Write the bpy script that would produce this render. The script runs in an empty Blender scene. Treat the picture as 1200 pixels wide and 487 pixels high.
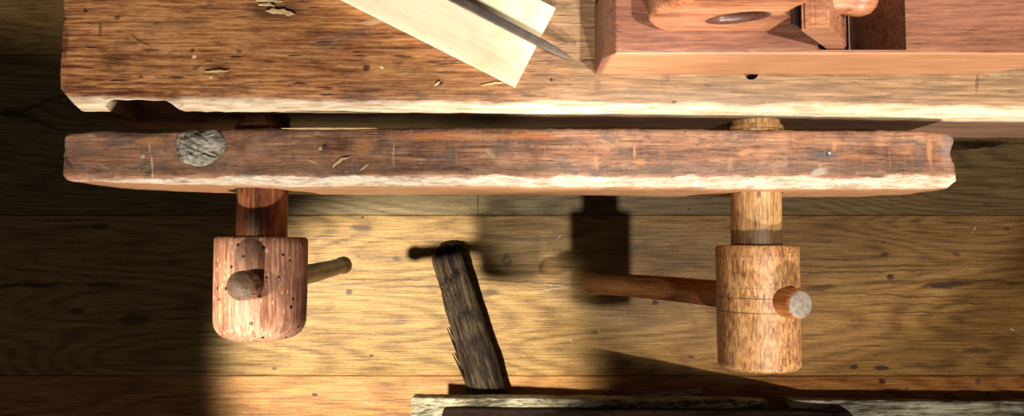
import bpy, bmesh, math, random
from mathutils import Vector, Matrix, noise as mnoise

random.seed(7)
S = bpy.context.scene
COL = S.collection
PI = math.pi

# ------------------------------------------------------------------ camera
FPX, CX, CY = 850.0, 600.0, 243.5
CAMZ, TILT = 1.70, math.atan(46.5 / 850.0)
BT = 0.85                                   # bench top height


def at(px, py, z):
    """The point at height z seen at (px, py) of the photograph."""
    c, s = math.cos(TILT), math.sin(TILT)
    u, v = (px - CX) / FPX, (CY - py) / FPX
    d = Vector((u, s + v * c, -c + v * s))
    return Vector((0, 0, CAMZ)) + d * ((CAMZ - z) / -d.z)


def N1(x, y=0.0, z=0.0):
    return mnoise.noise(Vector((x, y, z)))


# ------------------------------------------------------------------ scene helpers
def link(o):
    COL.objects.link(o)
    return o


def tag(o, label, cat, group=None):
    o['label'] = label
    o['category'] = cat
    if group:
        o['group'] = group
    return o


def empty(name, loc=(0, 0, 0), rz=0.0):
    o = link(bpy.data.objects.new(name, None))
    o.empty_display_size = 0.05
    o.location = loc
    o.rotation_euler = (0, 0, rz)
    return o


def mesh_obj(name, bm, m, parent=None, loc=None, smooth=True):
    bmesh.ops.recalc_face_normals(bm, faces=bm.faces)
    me = bpy.data.meshes.new(name)
    bm.to_mesh(me)
    bm.free()
    if smooth:
        for p in me.polygons:
            p.use_smooth = True
        try:
            me.set_sharp_from_angle(angle=math.radians(38))
        except Exception:
            pass
    o = link(bpy.data.objects.new(name, me))
    if m:
        me.materials.append(m)
    if parent:
        o.parent = parent
    if loc is not None:
        o.location = loc
    return o


def axis_lines(a, b, n, r):
    """Grid lines from a to b, closer together in the rounded rims."""
    ls = [a, a + r * .15, a + r * .45, a + r] if r > 0 else [a]
    n = max(1, n)
    for i in range(1, n):
        ls.append(a + r + (b - a - 2 * r) * i / n)
    ls += [b - r, b - r * .45, b - r * .15, b] if r > 0 else [b]
    return ls


def block(bm, lo, hi, n=(8, 4, 4), r=0.003, deform=None):
    """A dense rounded block added to bm, optionally reshaped point by point."""
    L = [axis_lines(lo[i], hi[i], n[i], min(r, (hi[i] - lo[i]) * .49)) for i in range(3)]
    ri = [min(r, (hi[i] - lo[i]) * .49) for i in range(3)]
    vs = {}
    nx, ny, nz = [len(l) for l in L]

    def V(i, j, k):
        key = (i, j, k)
        if key in vs:
            return vs[key]
        p = Vector((L[0][i], L[1][j], L[2][k]))
        if r > 0:
            q = Vector([min(max(p[a], lo[a] + ri[a]), hi[a] - ri[a]) for a in range(3)])
            d = p - q
            if d.length > 1e-9:
                p = q + d.normalized() * min(ri)
        if deform:
            p = Vector(deform(p.x, p.y, p.z))
        vs[key] = bm.verts.new(p)
        return vs[key]

    def F(*ks):
        try:
            bm.faces.new([V(*k) for k in ks])
        except ValueError:
            pass
    for i in range(nx - 1):
        for j in range(ny - 1):
            for k in (0, nz - 1):
                F((i, j, k), (i + 1, j, k), (i + 1, j + 1, k), (i, j + 1, k))
    for i in range(nx - 1):
        for k in range(nz - 1):
            for j in (0, ny - 1):
                F((i, j, k), (i + 1, j, k), (i + 1, j, k + 1), (i, j, k + 1))
    for j in range(ny - 1):
        for k in range(nz - 1):
            for i in (0, nx - 1):
                F((i, j, k), (i, j + 1, k), (i, j + 1, k + 1), (i, j, k + 1))
    return bm


def lathe(bm, prof, seg=64, M=None, wob=0.0, seed=0.0):
    """Revolve [(r, h)] about the local Z axis, then move by M."""
    M = M or Matrix()
    rings = []
    for (r, h) in prof:
        if r < 1e-6:
            rings.append([bm.verts.new(M @ Vector((0, 0, h)))])
        else:
            ring = []
            for k in range(seg):
                a = 2 * PI * k / seg
                rr = r * (1 + wob * N1(math.cos(a) * 1.3 + seed, math.sin(a) * 1.3, h * 14))
                ring.append(bm.verts.new(M @ Vector((rr * math.cos(a), rr * math.sin(a), h))))
            rings.append(ring)
    for A, B in zip(rings[:-1], rings[1:]):
        for k in range(seg):
            k2 = (k + 1) % seg
            if len(A) == 1 and len(B) == 1:
                continue
            if len(A) == 1:
                bm.faces.new((A[0], B[k], B[k2]))
            elif len(B) == 1:
                bm.faces.new((A[k], A[k2], B[0]))
            else:
                bm.faces.new((A[k], A[k2], B[k2], B[k]))
    return bm


def cut(o, cutters):
    """Bore holes: subtract cutter meshes from o, leaving a plain mesh."""
    tmp = []
    for c in cutters:
        m = o.modifiers.new('bore', 'BOOLEAN')
        m.operation = 'DIFFERENCE'
        m.solver = 'EXACT'
        m.object = c
        tmp.append(c)
    bpy.context.view_layer.update()
    dg = bpy.context.evaluated_depsgraph_get()
    me = bpy.data.meshes.new_from_object(o.evaluated_get(dg), preserve_all_data_layers=True, depsgraph=dg)
    o.modifiers.clear()
    old = o.data
    o.data = me
    me.name = old.name
    bpy.data.meshes.remove(old)
    try:
        me.set_sharp_from_angle(angle=math.radians(38))
    except Exception:
        pass
    for c in tmp:
        d = c.data
        bpy.data.objects.remove(c)
        bpy.data.meshes.remove(d)


# ------------------------------------------------------------------ materials
def lin(c):
    f = lambda v: v / 12.92 if v <= 0.04045 else ((v + 0.055) / 1.055) ** 2.4
    return tuple(f(v / 255.0) for v in c) + (1.0,)


class G:
    """Small builder for node trees."""

    def __init__(self, name):
        self.m = bpy.data.materials.new(name)
        self.m.use_nodes = True
        self.nt = self.m.node_tree
        self.nt.nodes.clear()
        self.out = self.nt.nodes.new('ShaderNodeOutputMaterial')
        self.bsdf = self.nt.nodes.new('ShaderNodeBsdfPrincipled')
        self.nt.links.new(self.bsdf.outputs[0], self.out.inputs[0])
        self.coord = self.nt.nodes.new('ShaderNodeTexCoord').outputs['Object']

    def put(self, sock, v):
        if isinstance(v, bpy.types.NodeSocket):
            self.nt.links.new(v, sock)
        else:
            sock.default_value = v

    def math(self, op, a, b=0.0, c=None, clamp=False):
        n = self.nt.nodes.new('ShaderNodeMath')
        n.operation = op
        n.use_clamp = clamp
        self.put(n.inputs[0], a)
        self.put(n.inputs[1], b)
        if c is not None:
            self.put(n.inputs[2], c)
        return n.outputs[0]

    def scale(self, v, s, loc=(0, 0, 0), rot=(0, 0, 0), kind='POINT'):
        n = self.nt.nodes.new('ShaderNodeMapping')
        n.vector_type = kind
        self.put(n.inputs['Vector'], v)
        n.inputs['Location'].default_value = loc
        n.inputs['Rotation'].default_value = rot
        n.inputs['Scale'].default_value = s
        return n.outputs[0]

    def noise(self, v, sc, detail=3.0, rough=0.55, dist=0.0, color=False):
        n = self.nt.nodes.new('ShaderNodeTexNoise')
        self.put(n.inputs['Vector'], v)
        n.inputs['Scale'].default_value = sc
        n.inputs['Detail'].default_value = detail
        n.inputs['Roughness'].default_value = rough
        n.inputs['Distortion'].default_value = dist
        return n.outputs['Color' if color else 'Fac']

    def voronoi(self, v, sc, feature='F1'):
        n = self.nt.nodes.new('ShaderNodeTexVoronoi')
        n.feature = feature
        self.put(n.inputs['Vector'], v)
        n.inputs['Scale'].default_value = sc
        return n.outputs['Distance']

    def rng(self, v, a, b, c=0.0, d=1.0, smooth=True):
        n = self.nt.nodes.new('ShaderNodeMapRange')
        n.interpolation_type = 'SMOOTHSTEP' if smooth else 'LINEAR'
        self.put(n.inputs['Value'], v)
        n.inputs['From Min'].default_value = a
        n.inputs['From Max'].default_value = b
        n.inputs['To Min'].default_value = c
        n.inputs['To Max'].default_value = d
        return n.outputs[0]

    def mix(self, f, a, b, blend='MIX'):
        n = self.nt.nodes.new('ShaderNodeMix')
        n.data_type = 'RGBA'
        n.blend_type = blend
        self.put(n.inputs[0], f)
        self.put(n.inputs[6], a)
        self.put(n.inputs[7], b)
        return n.outputs[2]

    def ramp(self, f, stops, interp='LINEAR'):
        n = self.nt.nodes.new('ShaderNodeValToRGB')
        n.color_ramp.interpolation = interp
        e = n.color_ramp.elements
        e[0].position, e[0].color = stops[0]
        e[1].position, e[1].color = stops[-1]
        for p, c in stops[1:-1]:
            k = e.new(p)
            k.color = c
        self.put(n.inputs[0], f)
        return n.outputs[0]

    def vadd(self, a, b, sc=1.0):
        n = self.nt.nodes.new('ShaderNodeVectorMath')
        n.operation = 'MULTIPLY_ADD'
        self.put(n.inputs[0], b)
        n.inputs[1].default_value = (sc, sc, sc) if not isinstance(sc, tuple) else sc
        self.put(n.inputs[2], a)
        return n.outputs[0]

    def xyz(self, v):
        n = self.nt.nodes.new('ShaderNodeSeparateXYZ')
        self.put(n.inputs[0], v)
        return n.outputs

    def comb(self, x, y, z):
        n = self.nt.nodes.new('ShaderNodeCombineXYZ')
        self.put(n.inputs[0], x)
        self.put(n.inputs[1], y)
        self.put(n.inputs[2], z)
        return n.outputs[0]

    def spot(self, v, c, r, rot=0.0, soft=0.5):
        """1 inside an ellipse lying in the XY plane, 0 outside."""
        q = self.scale(v, (r[0], r[1], 1e3), (c[0], c[1], 0), (0, 0, rot), 'TEXTURE')
        n = self.nt.nodes.new('ShaderNodeVectorMath')
        n.operation = 'LENGTH'
        self.put(n.inputs[0], q)
        return self.rng(n.outputs['Value'], 1.0 - soft, 1.0, 1.0, 0.0)

    def warp(self, v, sc, amt):
        n = self.noise(v, sc, 3.0, color=True)
        q = self.nt.nodes.new('ShaderNodeVectorMath')
        q.operation = 'SUBTRACT'
        self.put(q.inputs[0], n)
        q.inputs[1].default_value = (.5, .5, .5)
        return self.vadd(v, q.outputs[0], amt)

    def bump(self, h, dist=0.001, strength=0.6, prev=None):
        n = self.nt.nodes.new('ShaderNodeBump')
        n.inputs['Strength'].default_value = strength
        n.inputs['Distance'].default_value = dist
        self.put(n.inputs['Height'], h)
        if prev is not None:
            self.put(n.inputs['Normal'], prev)
        return n.outputs[0]


def wood(name, dark, mid, light, axis=0, off=0.0, figure=5.0, contours=9.0, a_ring=.35, a_fine=.55, a_patch=.6, a_mid=1.0,
         patch=7.0, fine=420.0, stain=None, stain_amt=.5, stain_sc=9.0, rough=.6, spec=.3, bump=.6, pores=0.35,
         holes=0.0, coord=None, extra=None, gr=None, along=.06):
    """Solid wood: contour figure, fibres, pores, stains; grain along one axis."""
    g = gr or G(name)
    co = coord or g.coord
    co = g.scale(co, (1, 1, 1), (off, off * .37, off * .71))
    st = [1.0, 1.0, 1.0]
    st[axis] = along
    v = g.scale(co, tuple(st))
    vw = g.warp(v, 9.0, .035)
    st2 = [1.0, 1.0, 1.0]
    st2[axis] = .16
    big = g.noise(g.scale(co, tuple(st2)), figure, 2.0, .45)
    ring = g.math('SINE', g.math('MULTIPLY', big, contours * 6.283))
    ring = g.math('MULTIPLY_ADD', ring, .5, .5)
    ring = g.math('POWER', ring, 1.6)
    fib = g.noise(vw, fine, 4.0, .6)
    fib2 = g.noise(vw, fine * .22, 3.0, .6)
    fib = g.rng(fib, .22, .78, 0, 1, False)
    st4 = [1.0, 1.0, 1.0]
    st4[axis] = .22
    mott = g.rng(g.noise(g.scale(co, tuple(st4)), fine * 1.1, 3.0, .75), .25, .75, 0, 1, False)
    pat = g.noise(g.scale(co, (1, 1, 1)), patch, 5.0, .6)
    t = g.math('MULTIPLY_ADD', g.math('SUBTRACT', ring, .5), -a_ring, .5)
    t = g.math('MULTIPLY_ADD', g.math('SUBTRACT', fib, .5), a_fine * 1.6, t)
    t = g.math('MULTIPLY_ADD', g.math('SUBTRACT', fib2, .5), a_fine * .7 * a_mid, t)
    t = g.math('MULTIPLY_ADD', g.math('SUBTRACT', pat, .5), a_patch * 1.6, t)
    t = g.math('MULTIPLY_ADD', g.math('SUBTRACT', mott, .5), a_fine * .6, t)
    c = g.ramp(t, [(.12, lin(dark)), (.5, lin(mid)), (.88, lin(light))])
    height = g.math('MULTIPLY_ADD', fib2, .7, g.math('MULTIPLY_ADD', fib, .35, g.math('MULTIPLY', mott, .3)))
    if pores > 0:
        st3 = [1.0, 1.0, 1.0]
        st3[axis] = .12
        pn = g.noise(g.scale(co, tuple(st3)), fine * .8, 1.0, .4)
        pm = g.rng(pn, .68, .76, 0, pores)
        c = g.mix(pm, c, lin([k * .35 for k in dark]))
        height = g.math('SUBTRACT', height, g.math('MULTIPLY', pm, .8))
    if stain:
        sn = g.noise(g.warp(co, 14.0, .03), stain_sc, 6.0, .68)
        sm = g.rng(sn, .52, .68, 0, stain_amt)
        c = g.mix(sm, c, lin(stain))
    if holes > 0:
        hv = g.voronoi(co, 70.0)
        hm = g.rng(hv, .12 * holes, .16 * holes, 1.0, 0.0)
        c = g.mix(hm, c, lin((22, 12, 8)))
        height = g.math('SUBTRACT', height, g.math('MULTIPLY', hm, 2.0))
    if extra:
        c, height = extra(g, g.coord, c, height)
    g.put(g.bsdf.inputs['Base Color'], c)
    g.put(g.bsdf.inputs['Roughness'], g.math('MULTIPLY_ADD', fib2, .25, rough - .12))
    g.bsdf.inputs['Specular IOR Level'].default_value = spec
    g.put(g.bsdf.inputs['Normal'], g.bump(height, .0011, bump))
    return g.m


def plain(name, rgb, rough=.5, metal=0.0):
    g = G(name)
    n = g.noise(g.coord, 60, 4)
    c = g.mix(g.rng(n, .3, .7, 0, .5), lin(rgb), lin([k * .6 for k in rgb]))
    g.put(g.bsdf.inputs['Base Color'], c)
    g.bsdf.inputs['Roughness'].default_value = rough
    g.bsdf.inputs['Metallic'].default_value = metal
    g.put(g.bsdf.inputs['Normal'], g.bump(g.noise(g.scale(g.coord, (.1, 1, 1)), 500, 2), .0003, .4))
    return g.m


# ------------------------------------------------------------------ floor: wide old boards
SEAMS = [at(600, p, 0).y for p in (1000, 820, 640, 440, 252, 64, -120, -300, -480)]


def floor_extra(g, co, c, h):
    w = g.warp(co, 26.0, .016)
    # knots, nail stains and dark blotches
    for (px, py, rx, ry, rot, amt, col) in KNOTS:
        p = at(px, py, 0)
        m = g.math('MULTIPLY', g.spot(w, (p.x, p.y), (rx, ry), rot, .55), amt)
        c = g.mix(m, c, lin(col))
    w2 = g.warp(co, 8.0, .012)
    for (x0, y0, x1, y1, wd, amt) in SCRATCH:
        a, b = at(x0, y0, 0), at(x1, y1, 0)
        d = b - a
        m = g.spot(w2, ((a.x + b.x) / 2, (a.y + b.y) / 2), (d.length / 2 + .003, wd), math.atan2(d.y, d.x), .7)
        brk = g.rng(g.noise(co, 300, 2), .4, .6)
        c = g.mix(g.math('MULTIPLY', g.math('MULTIPLY', m, brk), amt), c, lin((215, 225, 220)))
    return c, h


DK, BR = (38, 27, 18), (70, 44, 22)
KNOTS = [
    (423, 267, .036, .011, -.12, .75, (72, 60, 50)), (410, 342, .013, .009, 0, .85, (64, 52, 44)), (465, 302, .015, .008, 0, .6, DK),
    (768, 354, .012, .007, 0, .85, DK), (697, 390, .010, .006, 0, .6, DK), (424, 255, .006, .003, 0, .95, (15, 10, 8)),
    (436, 417, .008, .004, 0, .85, DK), (369, 461, .008, .0045, 0, .9, DK), (322, 431, .007, .004, 0, .7, DK),
    (572, 344, .034, .012, .2, .6, DK), (594, 304, .016, .02, .2, .5, DK), (420, 300, .006, .004, 0, .5, DK),
    (1043, 325, .014, .009, 0, .85, DK), (1037, 298, .012, .007, 0, .7, DK), (1110, 333, .085, .011, .05, .85, DK), (1000, 318, .25, .0028, .02, .6, DK), (1060, 346, .22, .0025, -.03, .6, DK), (1090, 356, .25, .0028, 0, .5, DK), (1020, 312, .25, .0022, .02, .5, DK), (1060, 366, .25, .0025, .01, .45, DK),
    (1050, 331, .12, .006, .06, .5, BR), (1150, 329, .15, .008, -.04, .6, BR), (960, 337, .05, .009, .1, .6, DK),
    (1033, 431, .022, .008, 0, .8, DK), (1000, 429, .014, .009, 0, .8, DK), (1146, 411, .045, .012, .05, .6, DK),
    (1090, 427, .09, .010, .02, .4, DK), (1033, 447, .010, .009, 0, .85, DK), (1047, 444, .008, .006, 0, .6, (120, 110, 95)),
    (1146, 446, .011, .012, 0, .7, (70, 58, 44)), (1157, 459, .009, .005, 0, .9, (20, 14, 10)), (909, 456, .008, .004, 0, .9, DK),
    (1063, 454, .006, .003, 0, .9, DK), (990, 410, .022, .004, .02, .5, (150, 120, 80)), (1120, 298, .012, .006, 0, .6, DK),
    (1180, 268, .010, .006, 0, .6, DK), (1036, 283, .008, .004, 0, .6, DK), (809, 418, .012, .004, -.2, .7, DK),
    (117, 265, .030, .012, 0, .6, (14, 10, 8)), (90, 365, .022, .011, 0, .6, (14, 10, 8)), (160, 375, .05, .018, 0, .55, (14, 10, 8)),
    (30, 335, .12, .006, 0, .7, (12, 9, 7)), (120, 333, .05, .006, .03, .7, (12, 9, 7)), (58, 332, .16, .004, 0, .5, (12, 9, 7)),
    (20, 132, .06, .018, 0, .55, DK), (45, 123, .11, .007, .35, .5, DK), (40, 140, .11, .006, -.35, .5, DK), (5, 132, .03, .008, 0, .8, DK),
    (620, 330, .24, .0035, -.05, .55, BR), (500, 335, .22, .003, .02, .5, BR), (440, 330, .18, .003, .06, .5, BR),
    (905, 261, .007, .004, 0, .9, (15, 10, 8)), (806, 245, .006, .004, 0, .8, DK), (870, 262, .006, .003, 0, .7, DK),
]
SCRATCH = [
    (622, 343, 668, 335, .0012, .9), (630, 352, 668, 349, .0012, .8), (625, 331, 668, 336, .0011, .9), (607, 333, 625, 340, .0010, .7),
    (592, 307, 600, 302, .0022, .9), (652, 282, 657, 274, .0022, .8), (666, 394, 671, 404, .0010, .7), (425, 470, 437, 474, .0012, .8),
    (612, 414, 618, 420, .0010, .6), (1185, 386, 1188, 388, .003, .9), (1141, 270, 1144, 266, .003, .7),
]


def make_floor():
    g = G('old_floorboards')
    x, y, z = g.xyz(g.coord)
    idx = 0.0
    for s in SEAMS[1:-1]:
        idx = g.math('ADD', g.math('GREATER_THAN', y, s), idx)
    idx = g.math('SUBTRACT', idx, 2.0)
    co = g.comb(g.math('MULTIPLY_ADD', idx, 2.31, x), y, g.math('MULTIPLY_ADD', idx, 1.73, z))

    def ex(g_, c0, c, h):
        tint = g_.ramp(g_.math('DIVIDE', idx, 5.0),
                       [(0.0, lin((250, 214, 170))), (.15, lin((236, 224, 190))), (.35, lin((190, 192, 178))),
                        (.55, lin((205, 190, 150))), (.75, lin((230, 220, 190)))], 'CONSTANT')
        c = g_.mix(1.0, c, tint, 'MULTIPLY')
        # the right half of the boards is browner and darker
        xx = g_.math('MULTIPLY_ADD', g_.noise(g_.scale(c0, (.4, 2, 1)), 5, 3), .6, x)
        c = g_.mix(g_.rng(xx, .30, .85, 0, .55), c, g_.mix(1.0, c, lin((200, 160, 118)), 'MULTIPLY'))
        return floor_extra(g_, c0, c, h)
    return wood('old_floorboards', (100, 80, 54), (166, 138, 98), (206, 182, 140), 0, .7, figure=4.2, contours=36, a_ring=.21, a_fine=.55, a_mid=.45,
                a_patch=.28, patch=5.0, fine=420, stain=(84, 68, 50), stain_amt=.25, stain_sc=13.0, rough=.55, spec=.3, bump=.4, pores=.4,
                coord=co, extra=ex, gr=g, along=.03)


bm = bmesh.new()
for k in range(len(SEAMS) - 1):
    y0, y1 = SEAMS[k], SEAMS[k + 1]
    xs = [-2.4, at(560, 240, 0).x, 2.4] if k == 4 else [-2.4, 2.4]
    for xa, xb in zip(xs[:-1], xs[1:]):
        block(bm, (xa + .0004, y0 + .0007, -.03), (xb - .0004, y1 - .0007, 0), (40, 6, 1), .0012,
              lambda x, y, z, k=k: (x, y + .0006 * N1(x * 9, k), z + (.0006 * N1(x * 3, y * 9, k) if z > -.01 else 0)))
block(bm, (-2.4, SEAMS[0], -.06), (2.4, SEAMS[-1], -.0305), (2, 2, 1), 0)
floor = mesh_obj('floor', bm, make_floor())
floor['kind'] = 'structure'
floor['label'] = 'wide old yellow brown floorboards with dark knots'

# ------------------------------------------------------------------ workbench
EL, ER = at(85, 127, BT), at(1200, 137.5, BT)
BENCH_RZ = math.atan2(ER.y - EL.y, ER.x - EL.x)
BENCH_O = at(68, 126.8, BT)
bench = empty('workbench', (BENCH_O.x, BENCH_O.y, 0), BENCH_RZ)
tag(bench, 'heavy old workbench with worn pale front edge, running along the top of the picture', 'workbench')


def bx(px):                                   # bench-local x of a pixel column on the bench top
    return (at(px, 127, BT).x - BENCH_O.x)


def bench_extra(g, co, c, h):
    x, y, z = g.xyz(co)
    # paler, greyer wood towards the far right of the top
    xx = g.math('MULTIPLY_ADD', g.noise(g.scale(co, (1, 3, 1)), 4, 4), .35, x)
    grey = g.ramp(g.noise(g.scale(co, (.05, 1, 1)), 260, 4, .65), [(.25, lin((80, 62, 46))), (.5, lin((138, 110, 80))), (.75, lin((182, 152, 114)))])
    c = g.mix(g.rng(xx, .48, .92, 0, .9), c, grey)
    c = g.mix(g.rng(g.noise(g.scale(co, (.35, 1, 1)), 70, 6, .75), .52, .68, 0, .55), c, lin((72, 48, 34)))
    w = g.warp(co, 40.0, .008)
    for (px, py, rx, ry, rot, amt, col) in BENCH_MARKS:
        p = bench_inv @ at(px, py, BT)
        m = g.math('MULTIPLY', g.spot(w, (p.x, p.y), (rx, ry), rot, .6), amt)
        c = g.mix(m, c, lin(col))
    # front arris worn to bare pale wood
    e = g.math('MULTIPLY_ADD', g.noise(g.scale(co, (.25, 1, 1)), 40, 5, .65), .020, g.math('SUBTRACT', y, .010))
    ew = g.rng(e, .010, .0165, 1.0, 0.0)
    pale = g.ramp(g.noise(g.scale(co, (.08, 1, 1)), 220, 4), [(.3, lin((166, 134, 98))), (.5, lin((208, 184, 150))), (.7, lin((226, 210, 184)))])
    top = g.rng(z, -.030, -.022)
    pale = g.mix(g.rng(g.noise(g.scale(co, (.3, 1, 1)), 90, 6, .75), .5, .66, 0, .6), pale, lin((164, 130, 92)))
    c = g.mix(g.math('MULTIPLY', ew, top), c, pale)
    # front face: reddish old wood, darkened to paint in shade behind the jaw
    face = g.rng(z, -.024, -.014, 1.0, 0.0)
    c = g.mix(g.math('MULTIPLY', face, .8), c, g.ramp(g.noise(g.scale(co, (.06, 1, 1)), 200, 3), [(.3, lin((80, 54, 42))), (.7, lin((142, 102, 82)))]))
    return c, h


BENCH_O_M = Matrix.Translation((BENCH_O.x, BENCH_O.y, BT)) @ Matrix.Rotation(BENCH_RZ, 4, 'Z')
bench_inv = BENCH_O_M.inverted()
BK = (34, 20, 12)
BENCH_MARKS = [
    (320, 12, .045, .014, 0, .65, (62, 42, 30)), (230, 78, .010, .003, .4, .6, BK), (430, 80, .006, .005, .6, .85, BK), (472, 66, .016, .0025, 0, .75, BK),
    (515, 98, .006, .003, .5, .85, BK), (565, 108, .018, .004, 0, .4, BK), (350, 98, .010, .003, 0, .5, BK), (225, 58, .004, .003, 0, .7, BK),
    (280, 60, .005, .004, 0, .6, BK), (165, 90, .004, .003, 0, .7, BK), (165, 48, .022, .002, -.5, .55, BK), (118, 35, .003, .012, 0, .55, BK),
    (100, 12, .004, .003, 0, .8, BK), (138, 20, .006, .004, 0, .7, BK), (76, 50, .006, .03, 0, .6, BK), (73, 20, .005, .02, 0, .6, BK), (646, 93, .003, .003, 0, .95, BK),
    (749, 107, .022, .006, 0, .5, (110, 96, 80)), (700, 100, .006, .010, 0, .4, (80, 66, 50)), (1145, 98, .003, .016, 0, .45, BK), (1095, 106, .034, .007, 0, .45, (100, 86, 70)),
    (620, 105, .03, .005, .1, .35, BK), (790, 119, .003, .002, 0, .9, BK), (960, 100, .04, .006, 0, .25, BK), (400, 45, .05, .012, .3, .35, (110, 90, 80)),
    (450, 100, .06, .006, 0, .25, BK), (200, 30, .06, .01, .1, .25, BK), (270, 105, .03, .004, 0, .3, BK), (440, 25, .02, .006, .2, .5, (200, 170, 130)),
    (255, 82, .012, .0022, 0, .9, (222, 200, 160)), (228, 66, .004, .003, 0, .9, (224, 200, 160)), (246, 90, .003, .002, 0, .9, (224, 200, 160)), (447, 79, .003, .002, 0, .9, (230, 210, 170)),
]
M_BENCH = wood('bench_oak', (86, 48, 26), (154, 98, 56), (196, 140, 88), 0, 2.1, figure=5, contours=7, a_ring=.18, a_fine=.75, a_patch=.5, patch=9, fine=300,
               stain=(66, 38, 22), stain_amt=.6, stain_sc=11, rough=.5, spec=.35, bump=.8, pores=.85, extra=bench_extra)
M_BLACK = wood('grimy_oak', (16, 13, 11), (32, 26, 21), (56, 46, 36), 0, 5.0, fine=260, a_ring=.2, rough=.75, spec=.15, pores=.3)
M_ROUGH = wood('rough_sawn_oak', (40, 28, 18), (84, 62, 40), (128, 100, 68), 0, 6.2, fine=160, a_ring=.3, rough=.85, spec=.1, bump=1.5, pores=.6, stain=(30, 20, 14), stain_amt=.8)

BLEN, BDEP, BTH = 2.0, 0.62, 0.15
n0, n1, n2, n3 = bx(109), bx(118), bx(188), bx(208)


def bench_deform(x, y, z):
    # z runs -BTH..0, y 0..BDEP, x 0..BLEN
    fy = .0016 * N1(x * 5, 3) + .0008 * N1(x * 30, 8)
    if x > .9:
        fy += -.001
    if n0 < x < n3:                           # a bite broken out of the front edge
        if x < n1:
            k = (x - n0) / (n1 - n0)
        elif x < n2:
            k = 1.0
        else:
            k = 1 - (x - n2) / (n3 - n2)
        fy += (.0085 + .0012 * N1(x * 60) + .8 * min(.06, max(0, -z))) * min(1.0, k * 1.4) * (1 if z > -.085 else 0)
    a, b = y, -z
    w = .0125 + .004 * N1(x * 6, 2) + .002 * N1(x * 28, 5)
    if n0 < x < n3:
        w = .004
    hh = w * .9
    if a < w and b < hh:
        s = a / w + b / hh
        if s < 1:
            a2 = a + (1 - s) * .5 * w
            b2 = b + (1 - s) * .5 * hh
            a, b = a2, b2
    y2 = a + fy * max(0, 1 - y / .08)
    x2 = x
    f = max(0.0, 1 - x / .12)
    cutc = max(0.0, 1 - y / .024)             # front-left corner cut away at a slant
    x2 += f * (.0175 * cutc + .0018 * N1(y * 30, z * 20) + .0022 * N1(y * 9, 4))
    z2 = -b
    if z > -.01 and a > .02:
        z2 += .0012 * N1(x * 7, y * 9)
    return (x2, y2, z2)


bm = bmesh.new()
block(bm, (0, 0, -BTH), (BLEN, BDEP, 0), (420, 30, 10), .003, bench_deform)
top = mesh_obj('benchtop', bm, M_BENCH, bench, (0, 0, BT))

# ------------------------------------------------------------------ vise geometry
AX = BT - .052                                # height of the screw axes
HR = at(888, 357, AX)
HL = at(306, 336, AX)
RY0, RY1 = at(888, 287, BT - .004).y, at(888, 429, AX - .01).y       # right head back / front
LY0, LY1 = at(306, 277, BT - .002).y, at(306, 395, AX - .01).y
CH_F, CH_B = at(600, 219, BT).y, at(600, 150, BT).y
CH_X0, CH_X1 = at(74, 180, BT).x, at(1120, 180, BT).x
CH_H = .124


def cyl(r, y0, y1, x, z, seg=64):
    b = bmesh.new()
    M = Matrix.Translation((x, y0, z)) @ Matrix.Rotation(-PI / 2, 4, 'X')
    lathe(b, [(0, 0), (r, 0), (r, y1 - y0), (0, y1 - y0)], seg, M)
    return mesh_obj('bore', b, None, smooth=False)


dog = at(880, 85, BT)
bz = bmesh.new()
lathe(bz, [(0, -.12), (.0088, -.12), (.0088, .05), (0, .05)], 32, Matrix.Translation((dog.x, dog.y, BT)))
dogc = mesh_obj('bore', bz, None, smooth=False)
SH_R = .0305
BENCH_F = EL.y + .006
cut(top, [cyl(SH_R + .0015, .10, .36, HR.x, AX), cyl(SH_R + .0015, .10, .36, HL.x, AX), dogc])

# rest of the bench
leg_spec = [(.10, .10), (.10, .46), (1.55, .10), (1.55, .46)]
for (lx, ly) in leg_spec:
    bm = bmesh.new()
    block(bm, (lx, ly, 0), (lx + .11, ly + .11, BT - BTH + .002), (4, 4, 20), .004, lambda x, y, z: (x + .002 * N1(z * 5, y * 8), y + .002 * N1(z * 6, x * 8, 3), z))
    mesh_obj('leg', bm, M_ROUGH, bench)
bm = bmesh.new()
block(bm, (.215, .062, .10), (1.545, .115, .24), (90, 5, 8), .004,
      lambda x, y, z: (x, y + .012 * N1(x * 9, z * 14, 1) * (1 if y < .09 else 0) + .004 * N1(x * 40, z * 50), z + .008 * N1(x * 7, y * 20, 9)))
mesh_obj('stretcher', bm, M_ROUGH, bench)

# the long jaw ---------------------------------------------------------------
def interp(x, pts):
    if x <= pts[0][0]:
        return pts[0][1]
    for (a, b), (c, d) in zip(pts[:-1], pts[1:]):
        if x <= c:
            return b + (d - b) * (x - a) / (c - a)
    return pts[-1][1]


CXM = (CH_X0 + CH_X1) / 2
front_pts = [(p, at(p, q, BT).y) for p, q in ((74, 211), (130, 214), (230, 217), (330, 219.5), (500, 219), (700, 220), (900, 222.5), (1060, 222), (1120, 220))]
back_pts = [(p, at(p, q, BT).y) for p, q in ((74, 156), (120, 153), (180, 155), (230, 152), (320, 150), (500, 149), (640, 150), (800, 151), (960, 152.5), (1090, 153), (1120, 156))]
front_pts = [(at(p, 200, BT).x - CXM, v) for p, v in front_pts]
back_pts = [(at(p, 150, BT).x - CXM, v) for p, v in back_pts]
CHL, CHW = CH_X1 - CH_X0, CH_B - CH_F


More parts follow.
